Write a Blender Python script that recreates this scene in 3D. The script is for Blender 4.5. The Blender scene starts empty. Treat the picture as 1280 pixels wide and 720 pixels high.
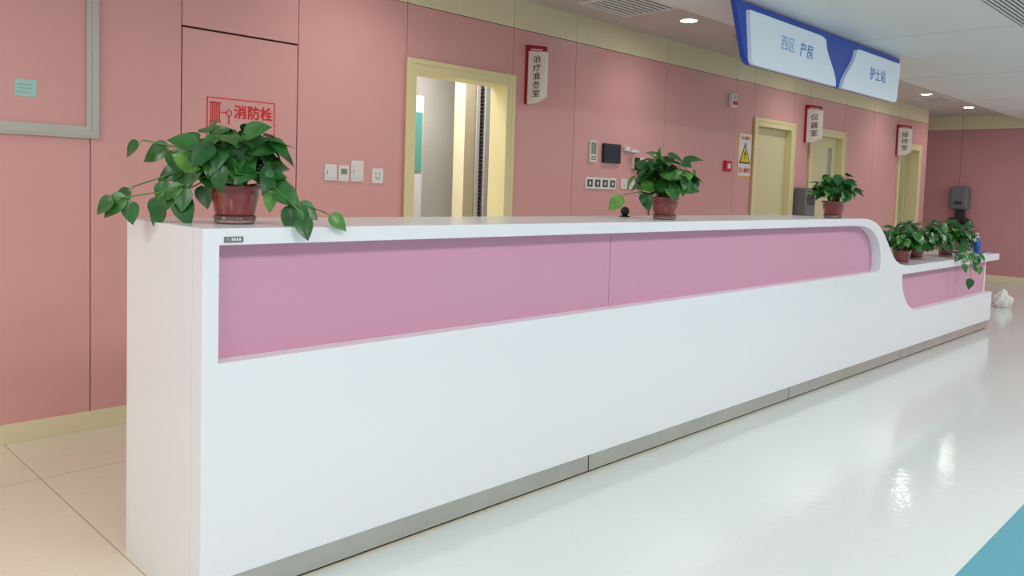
import bpy, bmesh, math, random
from mathutils import Vector, Matrix

scene = bpy.context.scene
try:
    scene.view_settings.view_transform = 'Standard'
    scene.view_settings.look = 'None'
except Exception as e:
    print(e)
COL = scene.collection
CAMZ = 1.305

# ---------------------------------------------------------------- materials
def lin(c):
    out = []
    for v in c[:3]:
        v = v / 255.0
        out.append(v / 12.92 if v <= 0.04045 else ((v + 0.055) / 1.055) ** 2.4)
    return (out[0], out[1], out[2], 1.0)

def mat(name, col, rough=0.5, metal=0.0, var=0.04, nscale=6.0, coat=0.0, emit=0.0, trans=0.0, spec=0.5, alpha=1.0, bump=0.0, bscale=200):
    m = bpy.data.materials.new(name)
    m.use_nodes = True
    nt = m.node_tree
    b = nt.nodes['Principled BSDF']
    c = lin(col)
    tc = nt.nodes.new('ShaderNodeTexCoord')
    no = nt.nodes.new('ShaderNodeTexNoise')
    no.inputs['Scale'].default_value = nscale
    no.inputs['Detail'].default_value = 4
    nt.links.new(tc.outputs['Object'], no.inputs['Vector'])
    mx = nt.nodes.new('ShaderNodeMix')
    mx.data_type = 'RGBA'
    mx.inputs['A'].default_value = tuple(min(1, v * (1 - var)) for v in c[:3]) + (1,)
    mx.inputs['B'].default_value = tuple(min(1, v * (1 + var)) for v in c[:3]) + (1,)
    nt.links.new(no.outputs['Fac'], mx.inputs['Factor'])
    nt.links.new(mx.outputs['Result'], b.inputs['Base Color'])
    b.inputs['Roughness'].default_value = rough
    b.inputs['Metallic'].default_value = metal
    b.inputs['Coat Weight'].default_value = coat
    b.inputs['Transmission Weight'].default_value = trans
    b.inputs['Specular IOR Level'].default_value = spec
    b.inputs['Alpha'].default_value = alpha
    if emit > 0:
        nt.links.new(mx.outputs['Result'], b.inputs['Emission Color'])
        b.inputs['Emission Strength'].default_value = emit
    if bump > 0:
        n2 = nt.nodes.new('ShaderNodeTexNoise')
        n2.inputs['Scale'].default_value = bscale
        nt.links.new(tc.outputs['Object'], n2.inputs['Vector'])
        bp = nt.nodes.new('ShaderNodeBump')
        bp.inputs['Strength'].default_value = bump
        bp.inputs['Distance'].default_value = 0.002
        nt.links.new(n2.outputs['Fac'], bp.inputs['Height'])
        nt.links.new(bp.outputs['Normal'], b.inputs['Normal'])
    return m

def seam_floor(name, col, seamcol, sx, ox, sy, oy, rough):
    m = mat(name, col, rough, var=0.03, nscale=1.3, spec=0.5, bump=0.55, bscale=22)
    nt = m.node_tree
    b = nt.nodes['Principled BSDF']
    geo = nt.nodes.new('ShaderNodeNewGeometry')
    sep = nt.nodes.new('ShaderNodeSeparateXYZ')
    nt.links.new(geo.outputs['Position'], sep.inputs[0])
    def line(sock, off, size):
        a = nt.nodes.new('ShaderNodeMath'); a.operation = 'SUBTRACT'; a.inputs[1].default_value = off
        nt.links.new(sock, a.inputs[0])
        d = nt.nodes.new('ShaderNodeMath'); d.operation = 'DIVIDE'; d.inputs[1].default_value = size
        nt.links.new(a.outputs[0], d.inputs[0])
        f = nt.nodes.new('ShaderNodeMath'); f.operation = 'FRACT'
        nt.links.new(d.outputs[0], f.inputs[0])
        l = nt.nodes.new('ShaderNodeMath'); l.operation = 'LESS_THAN'; l.inputs[1].default_value = 0.006 / size
        nt.links.new(f.outputs[0], l.inputs[0])
        return l.outputs[0]
    l1 = line(sep.outputs['X'], ox, sx)
    l2 = line(sep.outputs['Y'], oy, sy)
    mm = nt.nodes.new('ShaderNodeMath'); mm.operation = 'MAXIMUM'
    nt.links.new(l1, mm.inputs[0]); nt.links.new(l2, mm.inputs[1])
    sp = nt.nodes.new('ShaderNodeTexNoise'); sp.inputs['Scale'].default_value = 90; sp.inputs['Detail'].default_value = 3
    nt.links.new(geo.outputs['Position'], sp.inputs['Vector'])
    old = b.inputs['Base Color'].links[0].from_socket
    m1 = nt.nodes.new('ShaderNodeMix'); m1.data_type = 'RGBA'; m1.blend_type = 'MULTIPLY'
    m1.inputs['Factor'].default_value = 0.06
    nt.links.new(old, m1.inputs['A'])
    nt.links.new(sp.outputs['Fac'], m1.inputs['B'])
    m2 = nt.nodes.new('ShaderNodeMix'); m2.data_type = 'RGBA'
    nt.links.new(mm.outputs[0], m2.inputs['Factor'])
    nt.links.new(m1.outputs['Result'], m2.inputs['A'])
    m2.inputs['B'].default_value = lin(seamcol)
    nt.links.new(m2.outputs['Result'], b.inputs['Base Color'])
    return m

def leaf_mat():
    m = bpy.data.materials.new('pothos_leaf_green')
    m.use_nodes = True
    nt = m.node_tree
    b = nt.nodes['Principled BSDF']
    geo = nt.nodes.new('ShaderNodeNewGeometry')
    ramp = nt.nodes.new('ShaderNodeValToRGB')
    e = ramp.color_ramp.elements
    e[0].position = 0.0; e[0].color = lin((28, 82, 34))
    e[1].position = 1.0; e[1].color = lin((112, 166, 74))
    x = e.new(0.75); x.color = lin((52, 114, 46))
    nt.links.new(geo.outputs['Random Per Island'], ramp.inputs['Fac'])
    tc = nt.nodes.new('ShaderNodeTexCoord')
    no = nt.nodes.new('ShaderNodeTexNoise'); no.inputs['Scale'].default_value = 35
    nt.links.new(tc.outputs['Object'], no.inputs['Vector'])
    mr = nt.nodes.new('ShaderNodeMapRange')
    mr.inputs['From Min'].default_value = 0.3; mr.inputs['From Max'].default_value = 0.7
    mr.inputs['To Min'].default_value = 0.75; mr.inputs['To Max'].default_value = 1.25
    nt.links.new(no.outputs['Fac'], mr.inputs['Value'])
    hs = nt.nodes.new('ShaderNodeHueSaturation')
    nt.links.new(ramp.outputs['Color'], hs.inputs['Color'])
    nt.links.new(mr.outputs['Result'], hs.inputs['Value'])
    nt.links.new(hs.outputs['Color'], b.inputs['Base Color'])
    b.inputs['Roughness'].default_value = 0.32
    return m

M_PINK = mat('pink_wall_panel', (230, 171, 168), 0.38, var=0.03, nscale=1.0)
M_PINKFAR = mat('shaded_pink_panel', (212, 150, 156), 0.4, var=0.03, nscale=1.0)  # wall pink darkened, so the far wall's shade is in the colour
M_CREAM = mat('cream_panel', (240, 229, 192), 0.4, var=0.03, nscale=1.0)
M_FRAME = mat('cream_yellow_door_paint', (240, 228, 176), 0.4, var=0.02)
M_LEAF = mat('pale_yellow_door_leaf', (228, 219, 176), 0.4, var=0.02)
M_DARK = mat('dark_joint', (84, 48, 52), 0.8)
M_BLACK = mat('black_plastic', (22, 22, 24), 0.35)
M_CEIL = mat('ceiling_board', (214, 204, 198), 0.6, var=0.02, nscale=1)
M_SOFFIT = mat('white_soffit', (238, 238, 238), 0.5, var=0.02, nscale=1)
M_FLOORW = seam_floor('pale_polished_vinyl', (223, 230, 226), (205, 208, 196), 40, -20, 40, -20, 0.11)
M_FLOORB = seam_floor('warm_lit_floor_tile', (236, 230, 208), (192, 182, 154), 1.2, 1.0, 1.2, 3.75, 0.14)  # beige paints warm light and pink reflection onto the pale floor; seams are real
M_TEAL = seam_floor('teal_vinyl', (92, 166, 182), (92, 166, 182), 40, -20, 40, -20, 0.14)
M_WHITE = mat('white_solid_surface', (239, 241, 244), 0.28, var=0.01, nscale=1, coat=0.15)
M_MAUVE = mat('mauve_pink_panel', (213, 156, 180), 0.38, var=0.02, nscale=1)
M_STEEL = mat('brushed_steel', (198, 196, 190), 0.24, metal=0.88, var=0.14, nscale=8)
M_STEELF = mat('satin_steel_frame', (196, 190, 180), 0.3, metal=0.8, var=0.05)
M_PLASTIC = mat('white_plastic', (238, 238, 234), 0.35, var=0.01)
M_GREY = mat('grey_plastic', (116, 119, 124), 0.4)
M_LGREY = mat('light_grey_metal', (128, 126, 122), 0.4)
M_DGREY = mat('dark_grey_plastic', (66, 68, 72), 0.4)
M_RED = mat('sign_red', (224, 30, 40), 0.4)
M_MAROON = mat('maroon_sign', (160, 24, 54), 0.35)
M_BLUE = mat('sign_blue', (22, 76, 186), 0.3)
M_BLUETXT = mat('lettering_blue', (72, 132, 208), 0.4)
M_LBLUETXT = mat('lettering_light_blue', (150, 195, 232), 0.4)
M_LIGHTBOX = mat('lightbox_white', (222, 234, 244), 0.25, emit=0.12, var=0.01)
M_EMIT = mat('lamp_diffuser', (255, 252, 244), 0.4, emit=50, var=0.0)
M_YELLOW = mat('warning_yellow', (246, 208, 30), 0.4)
M_TXTBLACK = mat('lettering_black', (36, 30, 32), 0.5)
M_POT = mat('red_brown_pot_plastic', (150, 50, 42), 0.1, coat=0.9, var=0.3, nscale=22, trans=0.3)
M_CLEAR = mat('clear_saucer_plastic', (236, 210, 204), 0.05, trans=0.85, var=0.02)
M_SOIL = mat('dark_soil', (50, 34, 24), 0.9, var=0.4, nscale=60)
M_STEM = mat('green_stem', (90, 138, 60), 0.5)
M_LEAFG = leaf_mat()
M_TEALCAB = mat('teal_cabinet_door', (108, 182, 170), 0.35)
M_SCREEN = mat('dark_screen', (38, 52, 66), 0.15)
M_LCD = mat('grey_green_display', (138, 150, 136), 0.3)
M_NOTE = mat('pale_teal_paper', (176, 222, 216), 0.7)
M_INWALL = mat('white_room_paint', (240, 238, 228), 0.6, var=0.02)
M_BOTBLUE = mat('blue_label', (40, 90, 170), 0.3)
M_GLASS = mat('door_glass', (176, 182, 166), 0.1, var=0.02)

# ---------------------------------------------------------------- mesh builder
class MB:
    def __init__(s):
        s.v = []; s.f = []; s.m = []; s.mats = []; s.sm = []
    def mi(s, m):
        if m not in s.mats: s.mats.append(m)
        return s.mats.index(m)
    def face(s, idx, m, smooth=False):
        s.f.append(idx); s.m.append(s.mi(m)); s.sm.append(smooth)
    def box(s, x0, x1, y0, y1, z0, z1, m):
        b = len(s.v)
        s.v += [(x0,y0,z0),(x1,y0,z0),(x1,y1,z0),(x0,y1,z0),(x0,y0,z1),(x1,y0,z1),(x1,y1,z1),(x0,y1,z1)]
        for q in ((3,2,1,0),(4,5,6,7),(0,1,5,4),(1,2,6,5),(2,3,7,6),(3,0,4,7)):
            s.face([b+i for i in q], m)
        return s
    def prism(s, poly, axis, a, c, m, smooth=False):
        b = len(s.v); n = len(poly)
        for t in (a, c):
            for p, q in poly:
                s.v.append({'y': (p, t, q), 'x': (t, p, q), 'z': (p, q, t)}[axis])
        s.face([b+i for i in range(n)], m)
        s.face([b+n+i for i in reversed(range(n))], m)
        for i in range(n):
            j = (i+1) % n
            s.face([b+i, b+n+i, b+n+j, b+j], m, smooth)
        return s
    def lathe(s, prof, cx, cy, m, seg=32, caps=True):
        b = len(s.v)
        for r, z in prof:
            for k in range(seg):
                a = 2*math.pi*k/seg
                s.v.append((cx + r*math.cos(a), cy + r*math.sin(a), z))
        for i in range(len(prof)-1):
            for k in range(seg):
                k2 = (k+1) % seg
                s.face([b+i*seg+k, b+i*seg+k2, b+(i+1)*seg+k2, b+(i+1)*seg+k], m, True)
        if caps:
            s.face([b+k for k in reversed(range(seg))], m)
            s.face([b+(len(prof)-1)*seg+k for k in range(seg)], m)
        return s
    def tube(s, pts, r, m, seg=6):
        b = len(s.v); n = len(pts)
        for i, p in enumerate(pts):
            p = Vector(p)
            d = (Vector(pts[min(i+1,n-1)]) - Vector(pts[max(i-1,0)]))
            if d.length < 1e-9: d = Vector((0,0,1))
            d.normalize()
            u = d.orthogonal().normalized(); w = d.cross(u)
            for k in range(seg):
                a = 2*math.pi*k/seg
                s.v.append(tuple(p + u*(r*math.cos(a)) + w*(r*math.sin(a))))
        for i in range(n-1):
            for k in range(seg):
                k2 = (k+1) % seg
                s.face([b+i*seg+k, b+i*seg+k2, b+(i+1)*seg+k2, b+(i+1)*seg+k], m, True)
        s.face([b+k for k in reversed(range(seg))], m)
        s.face([b+(n-1)*seg+k for k in range(seg)], m)
        return s
    def obj(s, name, parent=None, label=None, category=None, kind=None, group=None, bevel=0.0, recalc=True):
        xs = [v[0] for v in s.v]; ys = [v[1] for v in s.v]; zs = [v[2] for v in s.v]
        o = Vector(((min(xs)+max(xs))/2, (min(ys)+max(ys))/2, min(zs)))
        me = bpy.data.meshes.new(name)
        me.from_pydata([(v[0]-o.x, v[1]-o.y, v[2]-o.z) for v in s.v], [], s.f)
        for m in s.mats: me.materials.append(m)
        me.polygons.foreach_set('material_index', s.m)
        me.polygons.foreach_set('use_smooth', s.sm)
        me.update()
        if recalc:
            bm = bmesh.new(); bm.from_mesh(me)
            bmesh.ops.recalc_face_normals(bm, faces=bm.faces)
            bm.to_mesh(me); bm.free()
        ob = bpy.data.objects.new(name, me)
        COL.objects.link(ob)
        ob.location = o
        finish(ob, parent, label, category, kind, group)
        if bevel > 0:
            bv = ob.modifiers.new('bevel', 'BEVEL'); bv.width = bevel; bv.segments = 2; bv.limit_method = 'ANGLE'
        return ob

WORLD = {}
def finish(ob, parent, label, category, kind, group):
    if parent is not None:
        ob.parent = parent
        ob.matrix_parent_inverse = Matrix.Translation(-WORLD[parent.name])
    WORLD[ob.name] = Vector(ob.location)
    if label: ob['label'] = label
    if category: ob['category'] = category
    if kind: ob['kind'] = kind
    if group: ob['group'] = group

def empty(name, loc, label, category, group=None, kind=None):
    e = bpy.data.objects.new(name, None)
    e.empty_display_size = 0.1
    COL.objects.link(e)
    e.location = loc
    finish(e, None, label, category, kind, group)
    return e

def text(name, body, size, loc, facing, m, parent, depth=0.0008, vert=False, bold=0.004, height=None, line=1.0, sx=1.0):
    """flat lettering mesh centred on loc"""
    cu = bpy.data.curves.new(name, 'FONT')
    cu.body = body
    cu.size = 1.0
    cu.align_x = 'CENTER'; cu.align_y = 'CENTER'
    cu.extrude = depth/size
    cu.offset = bold
    cu.space_line = line
    tmp = bpy.data.objects.new('tmp', cu)
    COL.objects.link(tmp)
    dg = bpy.context.evaluated_depsgraph_get()
    dg.update()
    me = bpy.data.meshes.new_from_object(tmp.evaluated_get(dg))
    COL.objects.unlink(tmp)
    bpy.data.objects.remove(tmp)
    xs = [v.co.x for v in me.vertices]; ys = [v.co.y for v in me.vertices]
    me.transform(Matrix.Translation((-(min(xs)+max(xs))/2, -(min(ys)+max(ys))/2, 0)))
    k = size
    if height: k = height/(max(ys)-min(ys))
    me.transform(Matrix.Diagonal((k*sx, k, k, 1)))
    if facing == '-y':
        R = Matrix(((1,0,0),(0,0,-1),(0,1,0)))
    elif facing == '-x':
        R = Matrix(((0,0,-1),(-1,0,0),(0,1,0)))
    me.transform(R.to_4x4())
    me.materials.clear(); me.materials.append(m)
    ob = bpy.data.objects.new(name, me)
    COL.objects.link(ob)
    ob.location = loc
    finish(ob, parent, None, None, None, None)
    return ob

# ---------------------------------------------------------------- camera
PX, PY = 640.0, 293.0
VR = (1633.0, 265.0); VL = (-380.0, 200.0)
f2 = -((VR[0]-PX)*(VL[0]-PX) + (VR[1]-PY)*(VL[1]-PY))
F = math.sqrt(f2)
Xh = Vector((VR[0]-PX, VR[1]-PY, F)).normalized()
Yh = Vector((VL[0]-PX, VL[1]-PY, F)).normalized()
Zh = Xh.cross(Yh).normalized()
right = Vector((Xh[0], Yh[0], Zh[0])); down = Vector((Xh[1], Yh[1], Zh[1])); fwd = Vector((Xh[2], Yh[2], Zh[2]))
cd = bpy.data.cameras.new('camera')
cam = bpy.data.objects.new('camera', cd)
COL.objects.link(cam)
up = -down; back = -fwd
cam.matrix_world = Matrix(((right[0], up[0], back[0], 0), (right[1], up[1], back[1], 0), (right[2], up[2], back[2], CAMZ), (0,0,0,1)))
cd.sensor_width = 36.0
cd.lens = F/1280*36
cd.shift_y = (PY-360.0)/1280
cd.clip_start = 0.05
scene.camera = cam

# ---------------------------------------------------------------- room shell
WY = 4.34
XE = 13.7
H = 2.72
HS = 2.60
ZP = 2.50
doors = [(3.35, 4.36), (8.10, 9.06), (9.48, 10.5), (12.45, 13.4)]
DH = 2.13
breaks = [-3.0, -1.0, 0.1, 1.386, 1.84, 2.54, 3.35, 4.36, 5.09, 6.4, 7.7, 8.10, 9.06, 9.48, 10.5, 11.5, 12.45, 13.4, 13.7]
w = MB()
g = 0.0025
isdoor = lambda a: any(abs(a-d[0]) < 1e-6 for d in doors)
for a, b in zip(breaks[:-1], breaks[1:]):
    z0 = DH-0.04 if isdoor(a) else 0.0
    if abs(a-1.84) < 1e-6:
        w.box(a+0.005, b-0.005, WY, WY+0.02, z0, 2.10, M_PINK)
        w.box(a+g, b-g, WY, WY+0.02, 2.112, ZP-g, M_PINK)
    else:
        w.box(a+g, b-g, WY, WY+0.02, z0, ZP-g, M_PINK)
    w.box(a+g, b-g, WY, WY+0.02, ZP+g, H, M_CREAM)
    w.box(a, b, WY+0.02, WY+0.14, z0, H, M_DARK)
w.box(13.70, 13.715, WY, WY+0.14, 0, H, M_PINK)
w.obj('wall_back', kind='structure')
fw = MB()
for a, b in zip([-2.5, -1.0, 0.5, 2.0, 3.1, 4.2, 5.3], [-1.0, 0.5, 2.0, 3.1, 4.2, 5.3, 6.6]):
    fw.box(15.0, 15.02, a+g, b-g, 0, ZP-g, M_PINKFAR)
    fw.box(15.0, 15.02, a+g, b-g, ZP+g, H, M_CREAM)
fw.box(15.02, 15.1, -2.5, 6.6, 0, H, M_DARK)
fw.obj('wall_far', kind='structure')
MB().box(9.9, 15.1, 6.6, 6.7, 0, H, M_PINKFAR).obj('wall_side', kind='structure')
MB().box(-3.1, -3.0, -2.5, WY+0.14, 0, H, M_SOFFIT).obj('wall_left', kind='structure')
MB().box(-3.1, 15.1, -2.6, -2.5, 0, H, M_SOFFIT).obj('wall_front', kind='structure')
fl = MB()
def q(x0,x1,y0,y1,m):
    b = len(fl.v); fl.v.extend([(x0,y0,0),(x1,y0,0),(x1,y1,0),(x0,y1,0)]); fl.face([b,b+1,b+2,b+3], m)
q(-3.1,15.1,-2.6,-0.9,M_FLOORW); q(-3.1,15.1,-0.9,0.79,M_TEAL); q(-3.1,15.1,0.79,2.26,M_FLOORW)
q(-3.1,9.4,2.26,6.7,M_FLOORB); q(9.4,15.1,2.26,6.7,M_FLOORW)
fl.obj('floor', kind='structure', recalc=False)
c = MB()
c.box(-3.1, 15.1, 3.25, 6.7, H, H+0.1, M_CEIL)
c.box(-3.1, 15.1, -2.6, 3.25, HS, HS+0.22, M_SOFFIT)
for xx in [2.0, 4.4, 6.8, 9.2, 11.6]:
    c.box(xx, xx+0.004, -2.5, 3.25, HS-0.0006, HS+0.001, M_GREY)
c.obj('ceiling', kind='structure')
bb = MB()
segs = [(-3.0, 3.35), (4.36, 8.10), (9.06, 9.48), (10.5, 12.45), (13.4, 13.7)]
for a, b in segs:
    bb.box(a, b, WY-0.012, WY, 0, 0.095, M_CREAM)
bb.obj('baseboard_back', kind='structure', bevel=0.002)
MB().box(14.985, 15.0, -2.5, 6.6, 0, 0.1, M_CREAM).obj('baseboard_far', kind='structure')

# ---------------------------------------------------------------- doors
def door(n, x0, x1, mode):
    fwid = 0.075
    d = MB()
    y0, y1 = WY-0.022, WY+0.16
    d.box(x0, x0+fwid, y0, y1, 0, DH, M_FRAME)
    d.box(x1-fwid, x1, y0, y1, 0, DH, M_FRAME)
    d.box(x0+fwid, x1-fwid, y0, y1, DH-fwid, DH, M_FRAME)
    fr = d.obj('door_%d' % n, kind='structure', bevel=0.003)
    t = MB()
    t.box(x0-0.012, x0+0.02, y0-0.006, y0, 0, DH+0.012, M_FRAME)
    t.box(x1-0.02, x1+0.012, y0-0.006, y0, 0, DH+0.012, M_FRAME)
    t.box(x0+0.02, x1-0.02, y0-0.006, y0, DH-0.02, DH+0.012, M_FRAME)
    t.obj('architrave', parent=fr)
    a, b = x0+fwid, x1-fwid
    if mode in ('closed', 'glazed'):
        l = MB()
        if mode == 'closed':
            l.box(a+.003, b-.003, WY+0.06, WY+0.10, 0.005, DH-fwid-.003, M_LEAF)
        else:
            l.box(a+.003, b-.003, WY+0.06, WY+0.10, 0.005, 1.35, M_LEAF)
            l.box(a+.003, b-.003, WY+0.06, WY+0.10, 1.93, DH-fwid-.003, M_LEAF)
            l.box(a+.003, b-.26, WY+0.06, WY+0.10, 1.35, 1.93, M_LEAF)
            l.box(b-.12, b-.003, WY+0.06, WY+0.10, 1.35, 1.93, M_LEAF)
        lf = l.obj('door_leaf', parent=fr)
        if mode == 'glazed':
            MB().box(b-.26, b-.12, WY+0.075, WY+0.085, 1.35, 1.93, M_GLASS).obj('door_window', parent=lf)
        hx = a+0.09
        h = MB().box(hx-.02, hx+.02, WY+0.052, WY+0.06, 0.96, 1.12, M_STEELF)
        h.tube([(hx, WY+0.055, 1.06), (hx, WY+0.02, 1.06), (hx+0.11, WY+0.02, 1.06)], 0.008, M_STEELF, 8)
        h.obj('door_handle', parent=lf)
    return fr
door(1, *doors[0], 'open')
door(2, *doors[1], 'closed')
door(3, *doors[2], 'glazed')
d4 = door(4, *doors[3], 'open')
MB().box(13.28, 13.32, WY+0.16, WY+0.98, 0.005, 2.05, M_LEAF).obj('door_leaf', parent=d4, bevel=0.002)

# room seen through door 1
k = MB(); k.box(2.6, 5.012, 6.3, 6.4, 0, H, M_INWALL); k.box(5.018, 7.7, 6.3, 6.4, 0, H, M_INWALL); k.box(5.0, 5.03, 6.33, 6.4, 0, H, M_GREY)
k.obj('wall_room_back', kind='structure')
MB().box(2.5, 2.6, WY+0.16, 6.4, 0, H, M_INWALL).obj('wall_room_left', kind='structure')
MB().box(7.6, 7.7, WY+0.16, 6.3, 0, H, M_INWALL).obj('wall_room_right', kind='structure')
tr = MB()
tr.box(4.97, 5.10, 5.55, 5.70, 0, H, M_CREAM)
tr.box(5.10, 5.115, 5.56, 5.69, 0, H, M_CREAM)
tr.obj('trim_1', kind='structure', bevel=0.004)
MB().box(12.3, 13.6, 6.3, 6.35, 0, H, M_FRAME).obj('wall_room_end', kind='structure')

e = empty('medicine_cabinet', (4.46, 6.0, 0), 'tall white cabinet with teal upper door seen through the doorway', 'cabinet')
k = MB(); k.box(4.20, 4.69, 5.8, 6.28, 0.0, 2.1, M_WHITE)
k.obj('cabinet_body', parent=e, bevel=0.003)
MB().box(4.23, 4.665, 5.785, 5.80, 1.41, 1.95, M_TEALCAB).obj('cabinet_door', parent=e, label='teal cabinet door', bevel=0.003)
MB().box(4.23, 4.665, 5.785, 5.80, 0.06, 1.385, M_WHITE).obj('cabinet_door', parent=e, label='white lower cabinet door', bevel=0.003)
e = empty('louvred_shutter', (5.2, 5.6, 0), 'narrow grey louvred shutter standing inside the doorway room', 'shutter')
k = MB(); k.box(5.122, 5.160, 5.55, 5.62, 0, 2.3, M_PLASTIC); k.box(5.23, 5.28, 5.55, 5.62, 0, 2.3, M_PLASTIC)
k.box(5.160, 5.23, 5.585, 5.62, 0, 2.3, M_DGREY)
k.obj('shutter_frame', parent=e)
k = MB()
z = 0.04
while z < 2.26:
    k.prism([(5.56, z), (5.585, z+0.016), (5.585, z+0.012), (5.563, z-0.002)], 'x', 5.161, 5.229, M_LGREY); z += 0.035
k.obj('louvre_slats', parent=e)

# ---------------------------------------------------------------- reception counter
YF = 2.25; TH = 0.07; YB = 2.83; ZT = 1.155; ZL = 0.77
top_curve = [(5.80,1.155),(5.92,1.153),(6.02,1.144),(6.11,1.124),(6.20,1.088),(6.28,1.04),(6.35,.985),(6.42,.925),(6.48,.872),(6.56,.825),(6.66,.792),(6.78,.775),(6.92,.77)]
outer = [(1.02,.095),(1.02,1.155)] + top_curve + [(9.55,.77),(9.55,.705),(6.72,.705),(6.725,.65),(6.74,.60),(6.78,.54),(6.85,.475),(6.94,.425),(7.05,.395),(7.18,.385),(9.35,.385),(9.35,.095)]
hole = [(1.07,.757),(1.07,1.103),(1.072,1.105),(5.74,1.105),(5.87,1.10),(5.98,1.085),(6.07,1.055),(6.15,1.01),(6.205,.95),(6.235,.89),(6.245,.80),(6.235,.765),(6.20,.755),(1.072,.755)]
def curve_plate(name, loops, y0, y1, m, parent, bev=0.003):
    cu = bpy.data.curves.new(name, 'CURVE'); cu.dimensions = '2D'; cu.fill_mode = 'BOTH'
    for lp in loops:
        sp = cu.splines.new('POLY'); sp.points.add(len(lp)-1)
        for i, (x, z) in enumerate(lp): sp.points[i].co = (x, z, 0, 1)
        sp.use_cyclic_u = True
        sp.use_smooth = False
    cu.extrude = (y1-y0)/2 - bev
    cu.bevel_depth = bev; cu.bevel_resolution = 2; cu.offset = -bev
    tmp = bpy.data.objects.new('tmp', cu); COL.objects.link(tmp)
    dg = bpy.context.evaluated_depsgraph_get(); dg.update()
    me = bpy.data.meshes.new_from_object(tmp.evaluated_get(dg))
    COL.objects.unlink(tmp); bpy.data.objects.remove(tmp)
    me.transform(Matrix(((1,0,0),(0,0,-1),(0,1,0))).to_4x4())
    me.materials.clear(); me.materials.append(m)
    me.polygons.foreach_set('use_smooth', [False]*len(me.polygons))
    ob = bpy.data.objects.new(name, me); COL.objects.link(ob)
    ob.location = (0, (y0+y1)/2, 0)
    finish(ob, parent, None, None, None, None)
    return ob
ctr = empty('reception_counter', (5.3, 2.54, 0), 'long white nurse station counter with mauve inset panels', 'reception counter')
curve_plate('counter_front', [outer, hole], YF, YF+TH, M_WHITE, ctr)
ribbon_top = [(1.02,1.155)] + top_curve + [(9.55,.77)]
ribbon_bot = []
for (x, z) in reversed(ribbon_top):
    if x < 5.85: ribbon_bot.append((x, z-0.045))
    elif x > 6.85: ribbon_bot.append((x, z-0.045))
    else: ribbon_bot.append((x-0.035 if x > 6.05 else x-0.015, z-0.04))
rt = MB(); n = len(ribbon_top); rb = list(reversed(ribbon_bot))
for y in (YF+TH, YB):
    for p in ribbon_top: rt.v.append((p[0], y, p[1]))
    for p in rb: rt.v.append((p[0], y, p[1]))
for i in range(n-1):
    o = 2*n
    sm = 0 < i < n-2
    rt.face([i, i+1, o+i+1, o+i], M_WHITE, sm)
    rt.face([n+i, o+n+i, o+n+i+1, n+i+1], M_WHITE, sm)
    rt.face([i, n+i, n+i+1, i+1], M_WHITE); rt.face([o+i, o+i+1, o+n+i+1, o+n+i], M_WHITE)
rt.face([0, 2*n, 3*n, n], M_WHITE); rt.face([n-1, 2*n-1, 4*n-1, 3*n-1], M_WHITE)
rt.obj('worktop', parent=ctr)
MB().box(1.02, 1.06, YF+0.070, YB, 0, ZT-0.045, M_WHITE).obj('end_panel', parent=ctr)
MB().box(1.02, 1.06, YF+0.002, YF+0.07, 0, 0.095, M_WHITE).obj('end_foot', parent=ctr)
MB().box(9.31, 9.35, YF+0.070, YB, 0, ZL-0.045, M_WHITE).obj('end_panel', parent=ctr)
k = MB(); k.box(1.06, 6.05, YB-0.03, YB-0.005, 0.05, ZT-0.046, M_WHITE); k.box(6.05, 9.31, YB-0.03, YB-0.005, 0.05, ZL-0.046, M_WHITE)
k.obj('back_panel', parent=ctr)
MB().box(1.061, 3.018, YF+0.0705, YF+0.085, 0.74, 1.109, M_MAUVE).obj('inset_panel', parent=ctr, label='mauve pink inset panel')
k = MB(); k.prism([(3.022,0.74),(6.29,0.74),(6.29,0.97),(6.2,1.06),(6.1,1.109),(3.022,1.109)], 'y', YF+0.0705, YF+0.085, M_MAUVE)
k.obj('inset_panel', parent=ctr, label='mauve pink inset panel')
MB().box(6.66, 9.31, YF+0.0705, YF+0.085, 0.37, 0.72, M_MAUVE).obj('inset_panel', parent=ctr, label='mauve pink inset panel of the low section')
for a, b in [(1.062, 2.85), (2.857, 4.86), (4.867, 6.86), (6.867, 9.33)]:
    MB().box(a, b, YF+0.02, YF+0.032, 0.012, 0.094, M_STEEL).obj('kick_plate', parent=ctr, label='brushed steel kick plate')
MB().box(1.062, 9.33, YF+0.034, YF+0.05, 0.0, 0.094, M_BLACK).obj('plinth', parent=ctr, label='black recessed plinth')
k = MB(); k.box(1.083, 1.142, YF-0.003, YF, 1.113, 1.130, M_GREY)
for i in range(4):
    k.box(1.105+i*0.008, 1.110+i*0.008, YF-0.0036, YF-0.003, 1.118, 1.126, M_PLASTIC)
k.box(1.087, 1.099, YF-0.0036, YF-0.003, 1.117, 1.127, M_LCD)
k.obj('asset_tag', parent=ctr, label='small grey metal tag')

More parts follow.
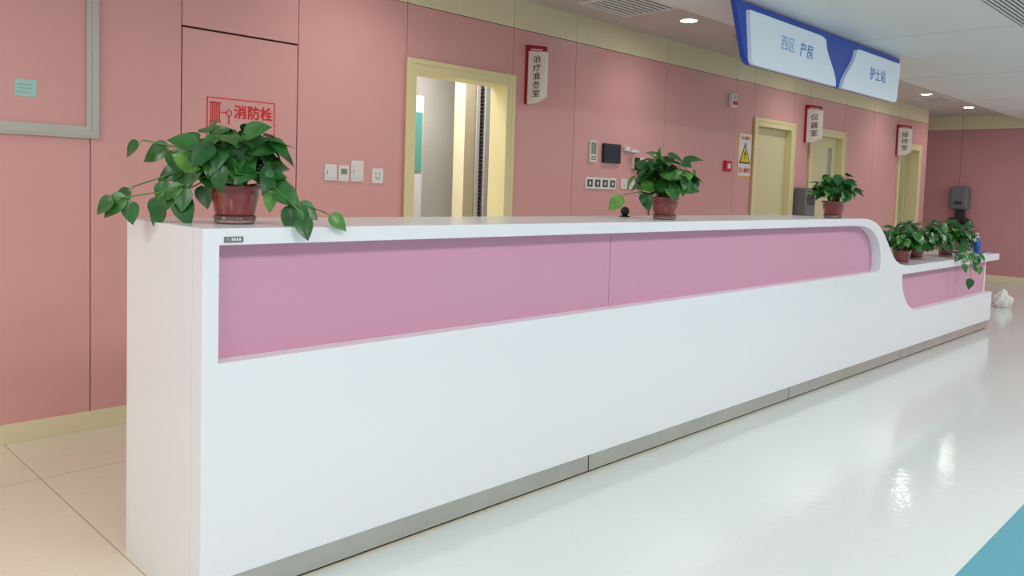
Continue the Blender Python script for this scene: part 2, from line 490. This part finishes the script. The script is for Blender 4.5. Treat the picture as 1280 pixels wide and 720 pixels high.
# ---------------------------------------------------------------- pothos plants
def add_leaf(mb, p, d, nrm, L, m, rng):
    d = Vector(d).normalized(); nrm = Vector(nrm)
    nrm = (nrm - d*nrm.dot(d))
    if nrm.length < 1e-4: nrm = d.orthogonal()
    nrm.normalize(); s = d.cross(nrm)
    us = [0.0, 0.07, 0.18, 0.32, 0.48, 0.64, 0.79, 0.91, 1.0]
    ws = [0.17, 0.33, 0.415, 0.425, 0.375, 0.285, 0.175, 0.07, 0.0]
    cols = (-1, -0.55, 0, 0.55, 1)
    b = len(mb.v)
    curl = rng.uniform(0.1, 0.35); fold = rng.uniform(0.12, 0.35); wf = rng.uniform(0.85, 1.1)
    bend = rng.uniform(-0.12, 0.12)
    for u, ww in zip(us, ws):
        ww = ww*L*wf
        for t in cols:
            back = -0.17*L*math.sin(abs(t)*math.pi*0.75)*max(0, 1-u*2.6)
            pos = Vector(p) + d*(L*u + back) + s*(ww*t + bend*L*u*u) + nrm*(fold*abs(t)*ww - curl*L*u*u)
            mb.v.append(tuple(pos))
    c = len(cols)
    for i in range(len(us)-1):
        for j in range(c-1):
            mb.face([b+i*c+j, b+i*c+j+1, b+(i+1)*c+j+1, b+(i+1)*c+j], m, True)

CR = Vector((0.7027, -0.7109, 0))
def plant(label, x, y, z, sc, seed, nleaf, rx, rz, vines, group, Lr=(0.06, 0.09), zc=0.20):
    rng = random.Random(seed)
    e = empty('potted_pothos', (x, y, z), label, 'potted plant', group)
    r = sc
    p = MB().lathe([(0.056*r, z+0.014*r), (0.060*r, z+0.020*r), (0.067*r, z+0.05*r), (0.074*r, z+0.09*r), (0.077*r, z+0.112*r), (0.083*r, z+0.114*r), (0.084*r, z+0.124*r), (0.082*r, z+0.127*r), (0.076*r, z+0.126*r), (0.072*r, z+0.105*r)], x, y, M_POT, 40)
    p.obj('pot', parent=e, label='glossy red-brown plastic pot')
    MB().lathe([(0.058*r, z), (0.062*r, z+0.003*r), (0.068*r, z+0.026*r), (0.066*r, z+0.026*r), (0.060*r, z+0.012*r)], x, y, M_CLEAR, 40).obj('saucer', parent=e, label='clear plastic saucer')
    MB().lathe([(0.072*r, z+0.106*r), (0.04*r, z+0.112*r), (0.01*r, z+0.114*r)], x, y, M_SOIL, 24).obj('soil', parent=e)
    lf = MB(); st = MB()
    c0 = Vector((x, y, z+0.12*r))
    cc = Vector((x, y, z+zc*r))
    for i in range(nleaf):
        az = rng.uniform(0, 2*math.pi)
        el = math.asin(rng.uniform(-0.35, 1.0))
        rad = rng.uniform(0.35, 1.0)
        hd = Vector((math.cos(az)*math.cos(el), math.sin(az)*math.cos(el), math.sin(el)))
        base = cc + Vector((hd.x*rx*rad, hd.y*rx*rad, hd.z*rz*rad))
        L = rng.uniform(*Lr)*sc
        hz = Vector((math.cos(az), math.sin(az), 0))
        d = hz*rng.uniform(0.3, 1.0) + Vector((rng.uniform(-.6,.6), rng.uniform(-.6,.6), rng.uniform(-0.8, 0.4)))
        nr = hd*0.8 + Vector((-0.15, -0.25, 0.6)) + Vector((rng.uniform(-.5,.5), rng.uniform(-.5,.5), rng.uniform(-.3,.3)))
        d.normalize()
        zmin = z + (0.10 if (base-c0).xy.length > 0.09*r else 0.135)*r
        if base.z < zmin: base.z = zmin + rng.uniform(0, .03)
        if (base + d*L).z < zmin-0.03:
            d.z = (zmin-0.03-base.z)/L
        add_leaf(lf, base, d, nr, L, M_LEAFG, rng)
        mid = (c0+base)/2 + Vector((0, 0, 0.03*sc))
        s0 = c0 + Vector((hd.x*0.03*r, hd.y*0.03*r, -0.01))
        st.tube([s0, mid, base], 0.0022*sc, M_STEM, 5)
    for vn in vines:
        pts = [Vector(v) for v in vn]
        st.tube([c0] + pts, 0.0026, M_STEM, 5)
        for i, pt in enumerate(pts):
            prev = pts[i-1] if i > 0 else c0
            dr = (pt-prev).normalized()
            for sgn in ((1, -1) if i < len(pts)-1 else (0,)):
                if sgn == -1 and i % 2 == 0: continue
                d = dr*0.6 + CR*sgn*0.6 + Vector((0, 0, -0.45)) + Vector((rng.uniform(-.15,.15), rng.uniform(-.15,.15), rng.uniform(-.2,.2)))
                L = rng.uniform(Lr[0], Lr[1])*sc*0.95
                pb = pt + d.normalized()*0.025
                st.tube([pt, pb], 0.0018, M_STEM, 5)
                add_leaf(lf, pb, d, Vector((-0.55, -0.6, 0.55)), L, M_LEAFG, rng)
    lf.obj('foliage', parent=e, label='heart-shaped glossy green leaves', recalc=False)
    st.obj('stems', parent=e)
    return e

plant('large trailing pothos in red-brown pot on the high counter', 1.23, 2.48, ZT, 1.0, 5, 120, 0.155, 0.135,
      [[(1.27,2.42,1.32),(1.30,2.36,1.28),(1.325,2.30,1.235),(1.33,2.24,1.20)],
       [(1.29,2.40,1.29),(1.35,2.32,1.235),(1.43,2.26,1.20)],
       [(1.17,2.53,1.34),(1.11,2.57,1.33),(1.05,2.61,1.30),(0.98,2.67,1.265)],
       [(1.15,2.50,1.31),(1.09,2.53,1.28),(1.02,2.57,1.25),(0.95,2.61,1.235),(0.92,2.63,1.23)],
       [(1.15,2.53,1.29),(1.08,2.55,1.25),(1.04,2.57,1.22)],
       [(1.16,2.55,1.37),(1.08,2.61,1.40),(1.01,2.67,1.415)]],
      'potted pothos on the counter', (0.062, 0.096))
plant('bushy pothos in small red pot on the high counter', 3.62, 2.43, ZT, 0.95, 11, 110, 0.17, 0.15,
      [[(3.50,2.50,1.30),(3.43,2.56,1.28)]], 'potted pothos on the counter', (0.065, 0.10), 0.21)
plant('small pothos in red pot near the curved counter step', 5.62, 2.37, ZT, 0.95, 23, 80, 0.15, 0.135,
      [], 'potted pothos on the counter', (0.065, 0.10), 0.20)
plant('pothos in red pot on the low counter', 7.0, 2.36, ZL, 0.9, 31, 100, 0.17, 0.14,
      [[(7.12,2.42,0.93),(7.22,2.45,0.9),(7.34,2.47,0.88)]], 'potted pothos on the counter', (0.07, 0.10))
plant('leafy pothos in the middle of the low counter', 7.72, 2.48, ZL, 0.9, 37, 130, 0.26, 0.17,
      [], 'potted pothos on the counter', (0.08, 0.11))
plant('trailing pothos hanging over the low counter edge', 8.36, 2.42, ZL, 0.95, 41, 120, 0.23, 0.15,
      [[(8.35,2.32,0.88),(8.3,2.22,0.82),(8.3,2.18,0.72),(8.3,2.18,0.60)],[(8.5,2.3,0.88),(8.55,2.2,0.80),(8.58,2.19,0.70)],[(8.2,2.3,0.88),(8.1,2.22,0.83),(8.05,2.18,0.75)]], 'potted pothos on the counter', (0.08, 0.11))

# ---------------------------------------------------------------- things on the counter
e = empty('desk_microphone', (3.66, 2.72, ZT), 'small black foam-headed desk microphone on the counter', 'microphone')
MB().lathe([(0.03, ZT), (0.03, ZT+0.005), (0.012, ZT+0.008)], 3.66, 2.72, M_BLACK, 24).obj('microphone_base', parent=e)
hp = [(0.012, ZT+0.008), (0.014, ZT+0.010)] + [(0.026*math.sin(a), ZT+0.031-0.026*math.cos(a)) for a in [0.6,0.9,1.2,1.57,1.9,2.3,2.7,3.0]]
MB().lathe(hp, 3.66, 2.72, M_BLACK, 24).obj('microphone_head', parent=e)

e = empty('computer_monitor', (9.1, 2.60, ZL), 'small black computer monitor on the low counter', 'monitor')
MB().box(8.95, 9.25, 2.58, 2.61, ZL+0.08, ZL+0.33, M_BLACK).obj('monitor_housing', parent=e, bevel=0.008)
MB().box(8.965, 9.235, 2.61, 2.612, ZL+0.095, ZL+0.315, M_SCREEN).obj('monitor_screen', parent=e)
k = MB(); k.box(9.08, 9.12, 2.565, 2.58, ZL+0.012, ZL+0.18, M_BLACK); k.box(9.0, 9.2, 2.51, 2.66, ZL, ZL+0.012, M_BLACK)
k.obj('monitor_stand', parent=e, bevel=0.003)
e = empty('sanitizer_bottle', (9.3, 2.4, ZL), 'blue and white pump bottle on the low counter', 'bottle')
MB().lathe([(0.03, ZL), (0.033, ZL+0.005), (0.033, ZL+0.13), (0.014, ZL+0.15), (0.014, ZL+0.16)], 9.3, 2.4, M_BOTBLUE, 24).obj('bottle_body', parent=e)
k = MB().lathe([(0.016, ZL+0.16), (0.016, ZL+0.175), (0.005, ZL+0.176), (0.005, ZL+0.2)], 9.3, 2.4, M_PLASTIC, 16)
k.box(9.26, 9.31, 2.392, 2.408, ZL+0.2, ZL+0.21, M_PLASTIC); k.obj('bottle_pump', parent=e)
k = MB().box(9.0, 9.24, 2.29, 2.36, ZL, ZL+0.012, M_PLASTIC).box(9.005, 9.235, 2.292, 2.358, ZL+0.012, ZL+0.02, M_BOTBLUE)
k.obj('notebook', label='thin blue and white notebook on the low counter', category='notebook', bevel=0.001)

bm = bmesh.new(); bmesh.ops.create_icosphere(bm, subdivisions=4, radius=0.11)
rng = random.Random(3)
from mathutils import noise
for v in bm.verts:
    nn = noise.noise(v.co*18)*0.03 + noise.noise(v.co*45)*0.012
    v.co += v.normal*nn
    v.co.z *= 1.05
    if v.co.z < -0.09: v.co.z = -0.09
    if v.co.z > 0.05: v.co.x *= 0.6; v.co.y *= 0.6; v.co.z *= 1.15
zmin = min(v.co.z for v in bm.verts)
for v in bm.verts: v.co.z -= zmin
me = bpy.data.meshes.new('plastic_bag'); bm.to_mesh(me); bm.free()
for p in me.polygons: p.use_smooth = True
me.materials.append(M_PLASTIC)
o = bpy.data.objects.new('plastic_bag', me); COL.objects.link(o); o.location = (11.4, 2.62, 0)
finish(o, None, 'crumpled white plastic bag on the floor past the counter', 'bag', None, None)

# ---------------------------------------------------------------- left steel frame and note
e = empty('wall_hatch', (0.8, WY, 1.475), 'large pink wall hatch with satin steel border', 'wall hatch')
fx0, fx1, fz0, fz1, fb = 0.15, 1.42, 1.475, 2.42, 0.058
k = MB()
def frame_ring(k, x0, x1, z0, z1, b, y0, y1, m):
    k.prism([(x0,z0),(x1,z0),(x1-b,z0+b),(x0+b,z0+b)], 'y', y0, y1, m)
    k.prism([(x1,z0),(x1,z1),(x1-b,z1-b),(x1-b,z0+b)], 'y', y0, y1, m)
    k.prism([(x1,z1),(x0,z1),(x0+b,z1-b),(x1-b,z1-b)], 'y', y0, y1, m)
    k.prism([(x0,z1),(x0,z0),(x0+b,z0+b),(x0+b,z1-b)], 'y', y0, y1, m)
frame_ring(k, fx0, fx1, fz0, fz1, fb, WY-0.02, WY, M_STEELF)
frame_ring(k, fx0+0.012, fx1-0.012, fz0+0.012, fz1-0.012, 0.02, WY-0.026, WY-0.018, M_STEELF)
k.obj('hatch_frame', parent=e)
MB().box(fx0+fb, fx1-fb, WY-0.006, WY, fz0+fb, fz1-fb, M_PINK).obj('hatch_panel', parent=e, label='pink hatch panel')
k = MB()
k.box(1.055, 1.145, WY-0.0085, WY-0.0065, 1.655, 1.735, M_NOTE)
for i in range(3): k.box(1.065, 1.135-0.01*i, WY-0.0092, WY-0.0085, 1.71-i*0.018, 1.712-i*0.018, M_LCD)
k.obj('sticky_note', label='pale teal sticky note on the pink hatch panel', category='note')

# ---------------------------------------------------------------- hydrant sign
e = empty('fire_hydrant_sign', (2.185, WY, 1.525), 'red outlined fire hydrant sign on the pink wall panel', 'sign')
k = MB()
sx0, sx1, sz0, sz1 = 1.98, 2.39, 1.525, 1.745
k.box(sx0, sx1, WY-0.003, WY, sz0, sz1, M_PINK)
for a in ((sx0, sx1, sz0, sz0+0.006), (sx0, sx1, sz1-0.006, sz1), (sx0, sx0+0.006, sz0+.006, sz1-.006), (sx1-0.006, sx1, sz0+.006, sz1-.006)):
    k.box(a[0], a[1], WY-0.004, WY-0.003, a[2], a[3], M_RED)
k.obj('sign_plate', parent=e)
k = MB()
for i in range(6): k.box(2.000+i*0.010, 2.006+i*0.010, WY-0.0045, WY-0.003, 1.615, 1.715, M_RED)
k.box(1.995, 2.061, WY-0.0045, WY-0.003, 1.712, 1.720, M_RED); k.box(1.995, 2.061, WY-0.0045, WY-0.003, 1.608, 1.616, M_RED)
k.box(2.061, 2.10, WY-0.0045, WY-0.003, 1.662, 1.668, M_RED)
cx, cz = 2.108, 1.665
ring = [(cx+0.016*math.cos(a*math.pi/8), cz+0.016*math.sin(a*math.pi/8)) for a in range(16)]
k.tube([(p[0], WY-0.004, p[1]) for p in ring+[ring[0]]], 0.0028, M_RED, 5)
k.tube([(2.000, WY-0.004, 1.61), (1.998, WY-0.004, 1.56), (2.03, WY-0.004, 1.545), (2.09, WY-0.004, 1.55)], 0.0028, M_RED, 5)
k.box(2.104, 2.112, WY-0.0045, WY-0.003, 1.60, 1.65, M_RED)
k.obj('hose_reel_symbol', parent=e)
text('lettering', '消防栓', 0.08, (2.257, WY-0.004, 1.676), '-y', M_RED, e, bold=0.025)

# ---------------------------------------------------------------- switches and wall devices
def plate(name, x, z, w_, h_, label, cat, kind='switch', group=None):
    e = empty(name, (x, WY, z-h_/2), label, cat, group)
    MB().box(x-w_/2, x+w_/2, WY-0.01, WY, z-h_/2, z+h_/2, M_PLASTIC).obj('cover_plate', parent=e, bevel=0.003)
    if kind == 'switch':
        MB().box(x-w_*.34, x+w_*.34, WY-0.014, WY-0.01, z-h_*.34, z+h_*.34, M_PLASTIC).obj('switch_rocker', parent=e, bevel=0.002)
        MB().box(x-w_*.34, x-w_*.34+.004, WY-0.015, WY-0.014, z-.01, z+.01, M_GREY).obj('indicator', parent=e)
    elif kind == 'socket':
        k = MB()
        k.box(x-.018, x-.013, WY-0.0105, WY-0.0098, z+.008, z+.022, M_BLACK); k.box(x+.013, x+.018, WY-0.0105, WY-0.0098, z+.008, z+.022, M_BLACK)
        k.box(x-.016, x-.012, WY-0.0105, WY-0.0098, z-.02, z-.006, M_BLACK); k.box(x+.012, x+.016, WY-0.0105, WY-0.0098, z-.02, z-.006, M_BLACK)
        k.box(x-.003, x+.003, WY-0.0105, WY-0.0098, z-.026, z-.014, M_BLACK)
        k.obj('socket_holes', parent=e)
    elif kind == 'card':
        MB().box(x-w_*.3, x+w_*.3, WY-0.012, WY-0.01, z-h_*.05, z+h_*.3, M_LCD).obj('display', parent=e)
    return e
plate('light_switch', 2.775, 1.355, .088, .1, 'white single rocker switch on pink wall', 'switch')
plate('thermostat', 2.870, 1.352, .075, .1, 'white thermostat with grey display', 'thermostat', 'card')
plate('light_switch', 2.972, 1.37, .095, .135, 'taller white wall switch box', 'switch')
plate('power_socket', 3.13, 1.345, .088, .1, 'white power socket beside the doorway', 'socket', 'socket')

e = empty('wall_controller', (5.34, WY, 1.53), 'slim grey-green wall controller with display', 'controller')
MB().box(5.295, 5.385, WY-0.02, WY, 1.53, 1.715, M_PLASTIC).obj('controller_body', parent=e, bevel=0.004)
MB().box(5.307, 5.373, WY-0.022, WY-0.02, 1.60, 1.70, M_LCD).obj('controller_display', parent=e)
k = MB()
for i in range(2):
    for j in range(3): k.box(5.312+j*0.022, 5.325+j*0.022, WY-0.023, WY-0.02, 1.55+i*.022, 1.562+i*.022, M_GREY)
k.obj('controller_buttons', parent=e)
e = empty('wall_touchscreen', (5.59, WY, 1.535), 'black wall touchscreen on the pink wall', 'screen')
MB().box(5.475, 5.71, WY-0.03, WY, 1.535, 1.70, M_BLACK).obj('screen_housing', parent=e, bevel=0.005)
MB().box(5.495, 5.69, WY-0.032, WY-0.03, 1.555, 1.68, M_SCREEN).obj('screen_glass', parent=e)
e = empty('socket_strip', (5.47, WY, 1.30), 'white panel with a row of four dark outlets', 'socket')
MB().box(5.26, 5.68, WY-0.012, WY, 1.305, 1.405, M_PLASTIC).obj('cover_plate', parent=e, bevel=0.003)
for i in range(4):
    k = MB(); x = 5.315+i*0.104; k.box(x-.034, x+.034, WY-0.014, WY-0.012, 1.325, 1.385, M_DGREY); k.box(x-.012, x+.012, WY-0.0145, WY-0.014, 1.34, 1.37, M_PLASTIC); k.obj('outlet', parent=e)
plate('power_socket', 5.80, 1.36, .088, .09, 'white socket plate next to the outlet strip', 'socket', 'socket')
plate('power_socket', 5.92, 1.36, .088, .09, 'white socket plate with cable near the plant', 'socket', 'socket')
e = empty('scanner_holder', (5.86, WY, 1.62), 'white wall bracket holding a scanner', 'wall bracket')
k = MB().box(5.77, 5.84, WY-0.03, WY, 1.65, 1.69, M_PLASTIC).box(5.84, 5.95, WY-0.05, WY, 1.64, 1.665, M_PLASTIC)
k.obj('bracket', parent=e, bevel=0.004)
e = empty('wall_telephone', (5.98, WY, 1.48), 'small black and white wall telephone with hanging cable', 'telephone')
MB().box(5.90, 6.10, WY-0.035, WY, 1.50, 1.60, M_PLASTIC).obj('telephone_body', parent=e, bevel=0.006)
MB().box(5.90, 5.96, WY-0.06, WY-0.035, 1.485, 1.60, M_BLACK).obj('handset', parent=e, bevel=0.01)
MB().box(6.0, 6.08, WY-0.037, WY-0.035, 1.52, 1.58, M_SCREEN).obj('keypad', parent=e)
MB().tube([(6.0,WY-0.01,1.5),(6.03,WY-0.015,1.35),(6.15,WY-0.015,1.2),(6.2,WY-0.012,1.05)], 0.005, M_BLACK, 6).obj('cable', parent=e)

e = empty('fire_alarm_sounder', (7.6, WY, 2.2), 'white wall alarm sounder with red strobe', 'alarm')
MB().box(7.545, 7.655, WY-0.045, WY, 2.20, 2.34, M_PLASTIC).obj('alarm_body', parent=e, bevel=0.008)
MB().box(7.56, 7.64, WY-0.055, WY-0.045, 2.225, 2.265, M_RED).obj('strobe_lens', parent=e, bevel=0.004)
k = MB()
for i in range(3): k.box(7.57, 7.63, WY-0.047, WY-0.045, 2.285+i*.015, 2.291+i*.015, M_GREY)
k.obj('speaker_slots', parent=e)
e = empty('fire_call_point', (7.56, WY, 1.54), 'red manual fire call point on the wall', 'call point')
MB().box(7.50, 7.62, WY-0.035, WY, 1.535, 1.645, M_RED).obj('call_point_body', parent=e, bevel=0.005)
MB().box(7.53, 7.59, WY-0.037, WY-0.035, 1.565, 1.615, M_PLASTIC).obj('press_plate', parent=e)
e = empty('electric_warning_sign', (7.93, WY, 1.48), 'warning sign with yellow lightning triangle and red caption', 'sign')
MB().box(7.79, 8.075, WY-0.004, WY, 1.49, 1.955, M_YELLOW).obj('sign_border', parent=e)
MB().box(7.800, 8.065, WY-0.005, WY-0.004, 1.50, 1.945, M_PLASTIC).obj('sign_plate', parent=e)
k = MB(); k.prism([(7.815,1.63),(8.05,1.63),(7.9325,1.86)], 'y', WY-0.0065, WY-0.004, M_BLACK)
k.prism([(7.840,1.644),(8.025,1.644),(7.9325,1.83)], 'y', WY-0.0072, WY-0.0065, M_YELLOW)
k.prism([(7.945,1.79),(7.908,1.73),(7.928,1.73),(7.913,1.662),(7.958,1.747),(7.937,1.747)], 'y', WY-0.008, WY-0.0072, M_BLACK)
k.obj('warning_triangle', parent=e)
text('lettering', '当心触电', 0.06, (7.932, WY-0.006, 1.56), '-y', M_RED, e, bold=0.012)
text('lettering', '当心触电', 0.05, (7.932, WY-0.006, 1.905), '-y', M_RED, e)

e = empty('soap_dispenser', (9.27, WY, 0.98), 'grey wall-mounted dispenser between two doors', 'dispenser')
MB().box(9.14, 9.40, WY-0.16, WY, 1.02, 1.40, M_GREY).obj('dispenser_body', parent=e, bevel=0.02)
MB().box(9.17, 9.37, WY-0.165, WY-0.16, 1.2, 1.36, M_DGREY).obj('dispenser_window', parent=e, bevel=0.002)
MB().box(9.21, 9.33, WY-0.15, WY-0.03, 0.98, 1.02, M_DGREY).obj('outlet', parent=e)
e = empty('water_dispenser', (14.9, 4.15, 0.6), 'grey wall-mounted water dispenser with black tap unit', 'water dispenser')
MB().box(14.80, 15.0, 4.0, 4.30, 1.16, 1.54, M_GREY).obj('dispenser_body', parent=e, bevel=0.05)
MB().box(14.795, 14.80, 4.09, 4.21, 1.24, 1.30, M_DGREY).obj('control_panel', parent=e)
MB().box(14.82, 15.0, 4.01, 4.29, 0.62, 1.02, M_BLACK).obj('tap_housing', parent=e, bevel=0.03)
MB().box(14.93, 15.0, 4.08, 4.22, 1.02, 1.16, M_DGREY).obj('pipe_cover', parent=e)

# ---------------------------------------------------------------- blade signs
def blade(x, label, s_text, zt=2.39, zb=1.94, hh=0.3, line=1.1, sx=1.0):
    e = empty('projecting_room_sign', (x, WY, zb), label, 'sign', 'projecting room signs')
    y0 = WY; y1 = WY-0.215
    k = MB()
    k.prism([(y0, zb), (y0-0.028, zb+0.0), (y0-0.028, zt-0.045), (y0-0.20, zt-0.066), (y0-0.20, zt-0.03), (y0-0.03, zt), (y0, zt)], 'x', x, x+0.03, M_MAROON)
    k.obj('sign_bracket', parent=e, label='maroon sign bracket')
    k = MB()
    k.prism([(y0-0.030, zb+0.0), (y0-0.13, zb+0.006), (y1, zb+0.045), (y1, zt-0.088), (y1+0.012, zt-0.070), (y0-0.030, zt-0.048)], 'x', x+0.004, x+0.026, M_PLASTIC)
    k.obj('sign_plate', parent=e, label='white sign plate')
    text('lettering', '\n'.join(s_text), 0.06, (x+0.003, (y0-0.030+y1)/2, (zt-0.068+zb+0.03)/2), '-x', M_TXTBLACK, e, vert=True, height=hh, bold=0.004, line=line, sx=sx)
    k = MB()
    for i in range(7): k.box(x-0.001, x, y0-0.06-i*0.018, y0-0.071-i*0.018, zt-0.045-i*0.0025, zt-0.033-i*0.0025, M_PLASTIC)
    k.obj('emblem_line', parent=e)
blade(4.49, 'white and maroon projecting sign beside the open doorway', '治疗准备室', hh=0.31, line=1.08, sx=1.45)
blade(9.33, 'white and maroon projecting sign between two doors', '仪器室', hh=0.26, line=1.2, sx=1.2)
blade(12.35, 'white and maroon projecting sign by the last door', '接待室', hh=0.26, line=1.2, sx=1.2)

# ---------------------------------------------------------------- hanging nurse station sign
YS = 2.75
e = empty('hanging_sign', (6.3, YS, 2.19), 'blue and white lightbox sign hanging over the nurse station', 'sign')
k = MB()
k.prism([(4.80,2.585),(7.80,2.585),(7.73,2.25),(7.70,2.20),(7.66,2.183),(5.04,2.183),(5.0,2.195),(4.965,2.23)], 'y', YS, YS+0.035, M_BLUE)
k.obj('sign_backing', parent=e, label='blue sign backing')
k = MB()
def smooth_edge(x0, z0, x1, z1, n=10):
    out = []
    for i in range(n+1):
        t = i/n; s = t*t*(3-2*t)
        out.append((x0+(x1-x0)*s, z0+(z1-z0)*t))
    return out
left_poly = [(4.95,2.53),(6.05,2.53),(6.10,2.525)] + smooth_edge(6.15,2.51,6.37,2.19) + [(6.37,2.181),(5.06,2.181),(5.03,2.187),(5.01,2.21)]
k.prism(left_poly, 'y', YS-0.03, YS, M_LIGHTBOX)
k.obj('lightbox_panel', parent=e, label='white lightbox panel')
k = MB()
right_poly = [(6.81,2.53),(7.72,2.53),(7.745,2.51),(7.70,2.21),(7.685,2.187),(7.66,2.181),(6.50,2.181)] + list(reversed(smooth_edge(6.74,2.51,6.50,2.19))) + [(6.77,2.525)]
k.prism(right_poly, 'y', YS-0.03, YS, M_LIGHTBOX)
k.obj('lightbox_panel', parent=e, label='white lightbox panel')
text('lettering', '西区', 0.11, (5.52, YS-0.032, 2.385), '-y', M_LBLUETXT, e, bold=0)
text('lettering', '产房', 0.115, (5.82, YS-0.032, 2.38), '-y', M_BLUETXT, e, bold=0)
text('lettering', '护士站', 0.12, (7.22, YS-0.032, 2.37), '-y', M_BLUETXT, e, bold=0)
for x in (5.2, 7.4): MB().box(x, x+0.04, YS+0.004, YS+0.03, 2.58, HS, M_STEELF).obj('mounting_bracket', parent=e)

# ---------------------------------------------------------------- ceiling fixtures
def downlight(x, y, zc=H):
    e = empty('downlight', (x, y, zc-0.012), 'round recessed ceiling downlight, lit', 'ceiling light', 'ceiling downlights')
    MB().lathe([(0.085, zc), (0.085, zc-0.006), (0.068, zc-0.010), (0.066, zc-0.002)], x, y, M_PLASTIC, 32, caps=False).obj('lamp_trim', parent=e)
    MB().lathe([(0.066, zc-0.003), (0.066, zc-0.006)], x, y, M_EMIT, 32).obj('lamp_diffuser', parent=e)
    l = bpy.data.lights.new('downlight_lamp', 'SPOT'); l.energy = 17; l.spot_size = math.radians(150); l.spot_blend = 1.0; l.shadow_soft_size = 0.06
    l.color = (1.0, 0.96, 0.9)
    lo = bpy.data.objects.new('downlight_lamp', l); COL.objects.link(lo); lo.location = (x, y, zc-0.02)
    finish(lo, e, None, None, None, None)
for x in (-0.1, 2.85, 5.77, 8.75, 11.6, 13.5): downlight(x, 3.72)

def grille(x0, x1, y0, y1, zc, n, label, m=None):
    m = m or M_PLASTIC
    e = empty('ceiling_vent', ((x0+x1)/2, (y0+y1)/2, zc-0.012), label, 'air vent')
    k = MB(); t = 0.03
    k.box(x0, x1, y0, y0+t, zc-0.01, zc, M_PLASTIC); k.box(x0, x1, y1-t, y1, zc-0.01, zc, M_PLASTIC)
    k.box(x0, x0+t, y0+t, y1-t, zc-0.01, zc, M_PLASTIC); k.box(x1-t, x1, y0+t, y1-t, zc-0.01, zc, M_PLASTIC)
    k.obj('vent_frame', parent=e)
    MB().box(x0+t, x1-t, y0+t, y1-t, zc-0.001, zc, M_BLACK).obj('vent_shade_sheet', parent=e)  # flat black sheet painting the shade inside the vent
    k = MB(); L = (y1-y0-2*t)/n
    for i in range(n):
        yy = y0+t+i*L
        k.prism([(yy+L*.3, zc-0.002), (yy+L*.55, zc-0.010), (yy+L*.62, zc-0.009), (yy+L*.37, zc-0.001)], 'x', x0+t, x1-t, m)
    k.obj('vent_slats', parent=e)
grille(4.75, 5.35, 3.5, 4.05, H, 9, 'square white ceiling air vent near the wall')
grille(11.9, 12.6, 3.6, 4.0, H, 6, 'dark slatted ceiling vent far along the wall')
grille(5.1, 6.9, 1.25, 1.60, HS, 10, 'long linear ceiling vent over the corridor')
e = empty('sprinkler_head', (6.6, 3.75, H-0.05), 'small ceiling sprinkler head', 'sprinkler')
MB().lathe([(0.03, H-0.008), (0.03, H)], 6.6, 3.75, M_STEELF, 20).obj('sprinkler_rosette', parent=e)
MB().lathe([(0.006, H-0.045), (0.006, H-0.008)], 6.6, 3.75, M_STEELF, 12).obj('sprinkler_stem', parent=e)
MB().lathe([(0.018, H-0.05), (0.018, H-0.045)], 6.6, 3.75, M_STEELF, 16).obj('sprinkler_deflector', parent=e)

# ---------------------------------------------------------------- lights
def area(x, y, z, sx, sy, en, col=(1,1,1)):
    l = bpy.data.lights.new('unseen_area_lamp', 'AREA'); l.shape = 'RECTANGLE'; l.size = sx; l.size_y = sy; l.energy = en; l.color = col
    o = bpy.data.objects.new('unseen_area_lamp', l); COL.objects.link(o); o.location = (x, y, z)
for x in (-1.5, 1.2, 4.2, 7.2, 10.2, 13.2):
    area(x, 0.0, HS-0.01, 1.2, 0.6, 40, (1.0, 0.985, 0.985))  # added corridor lamps kept out of view, with no light panels behind them
area(-1.6, 2.6, HS-0.01, 1.2, 0.6, 30, (0.98, 1.0, 0.98))  # lamp added out of view to brighten the counter's left end
area(4.0, 5.3, H-0.02, 1.8, 1.0, 46, (1, 0.98, 0.96))  # added unseen lamp that brightens the room behind the open door
area(12.9, 5.3, H-0.02, 0.6, 0.6, 6, (1, 0.95, 0.85))  # added unseen lamp for the space behind the last door

wd = bpy.data.worlds.new('world'); scene.world = wd; wd.use_nodes = True
wd.node_tree.nodes['Background'].inputs[0].default_value = (0.9, 0.95, 1, 1)
wd.node_tree.nodes['Background'].inputs[1].default_value = 0.3
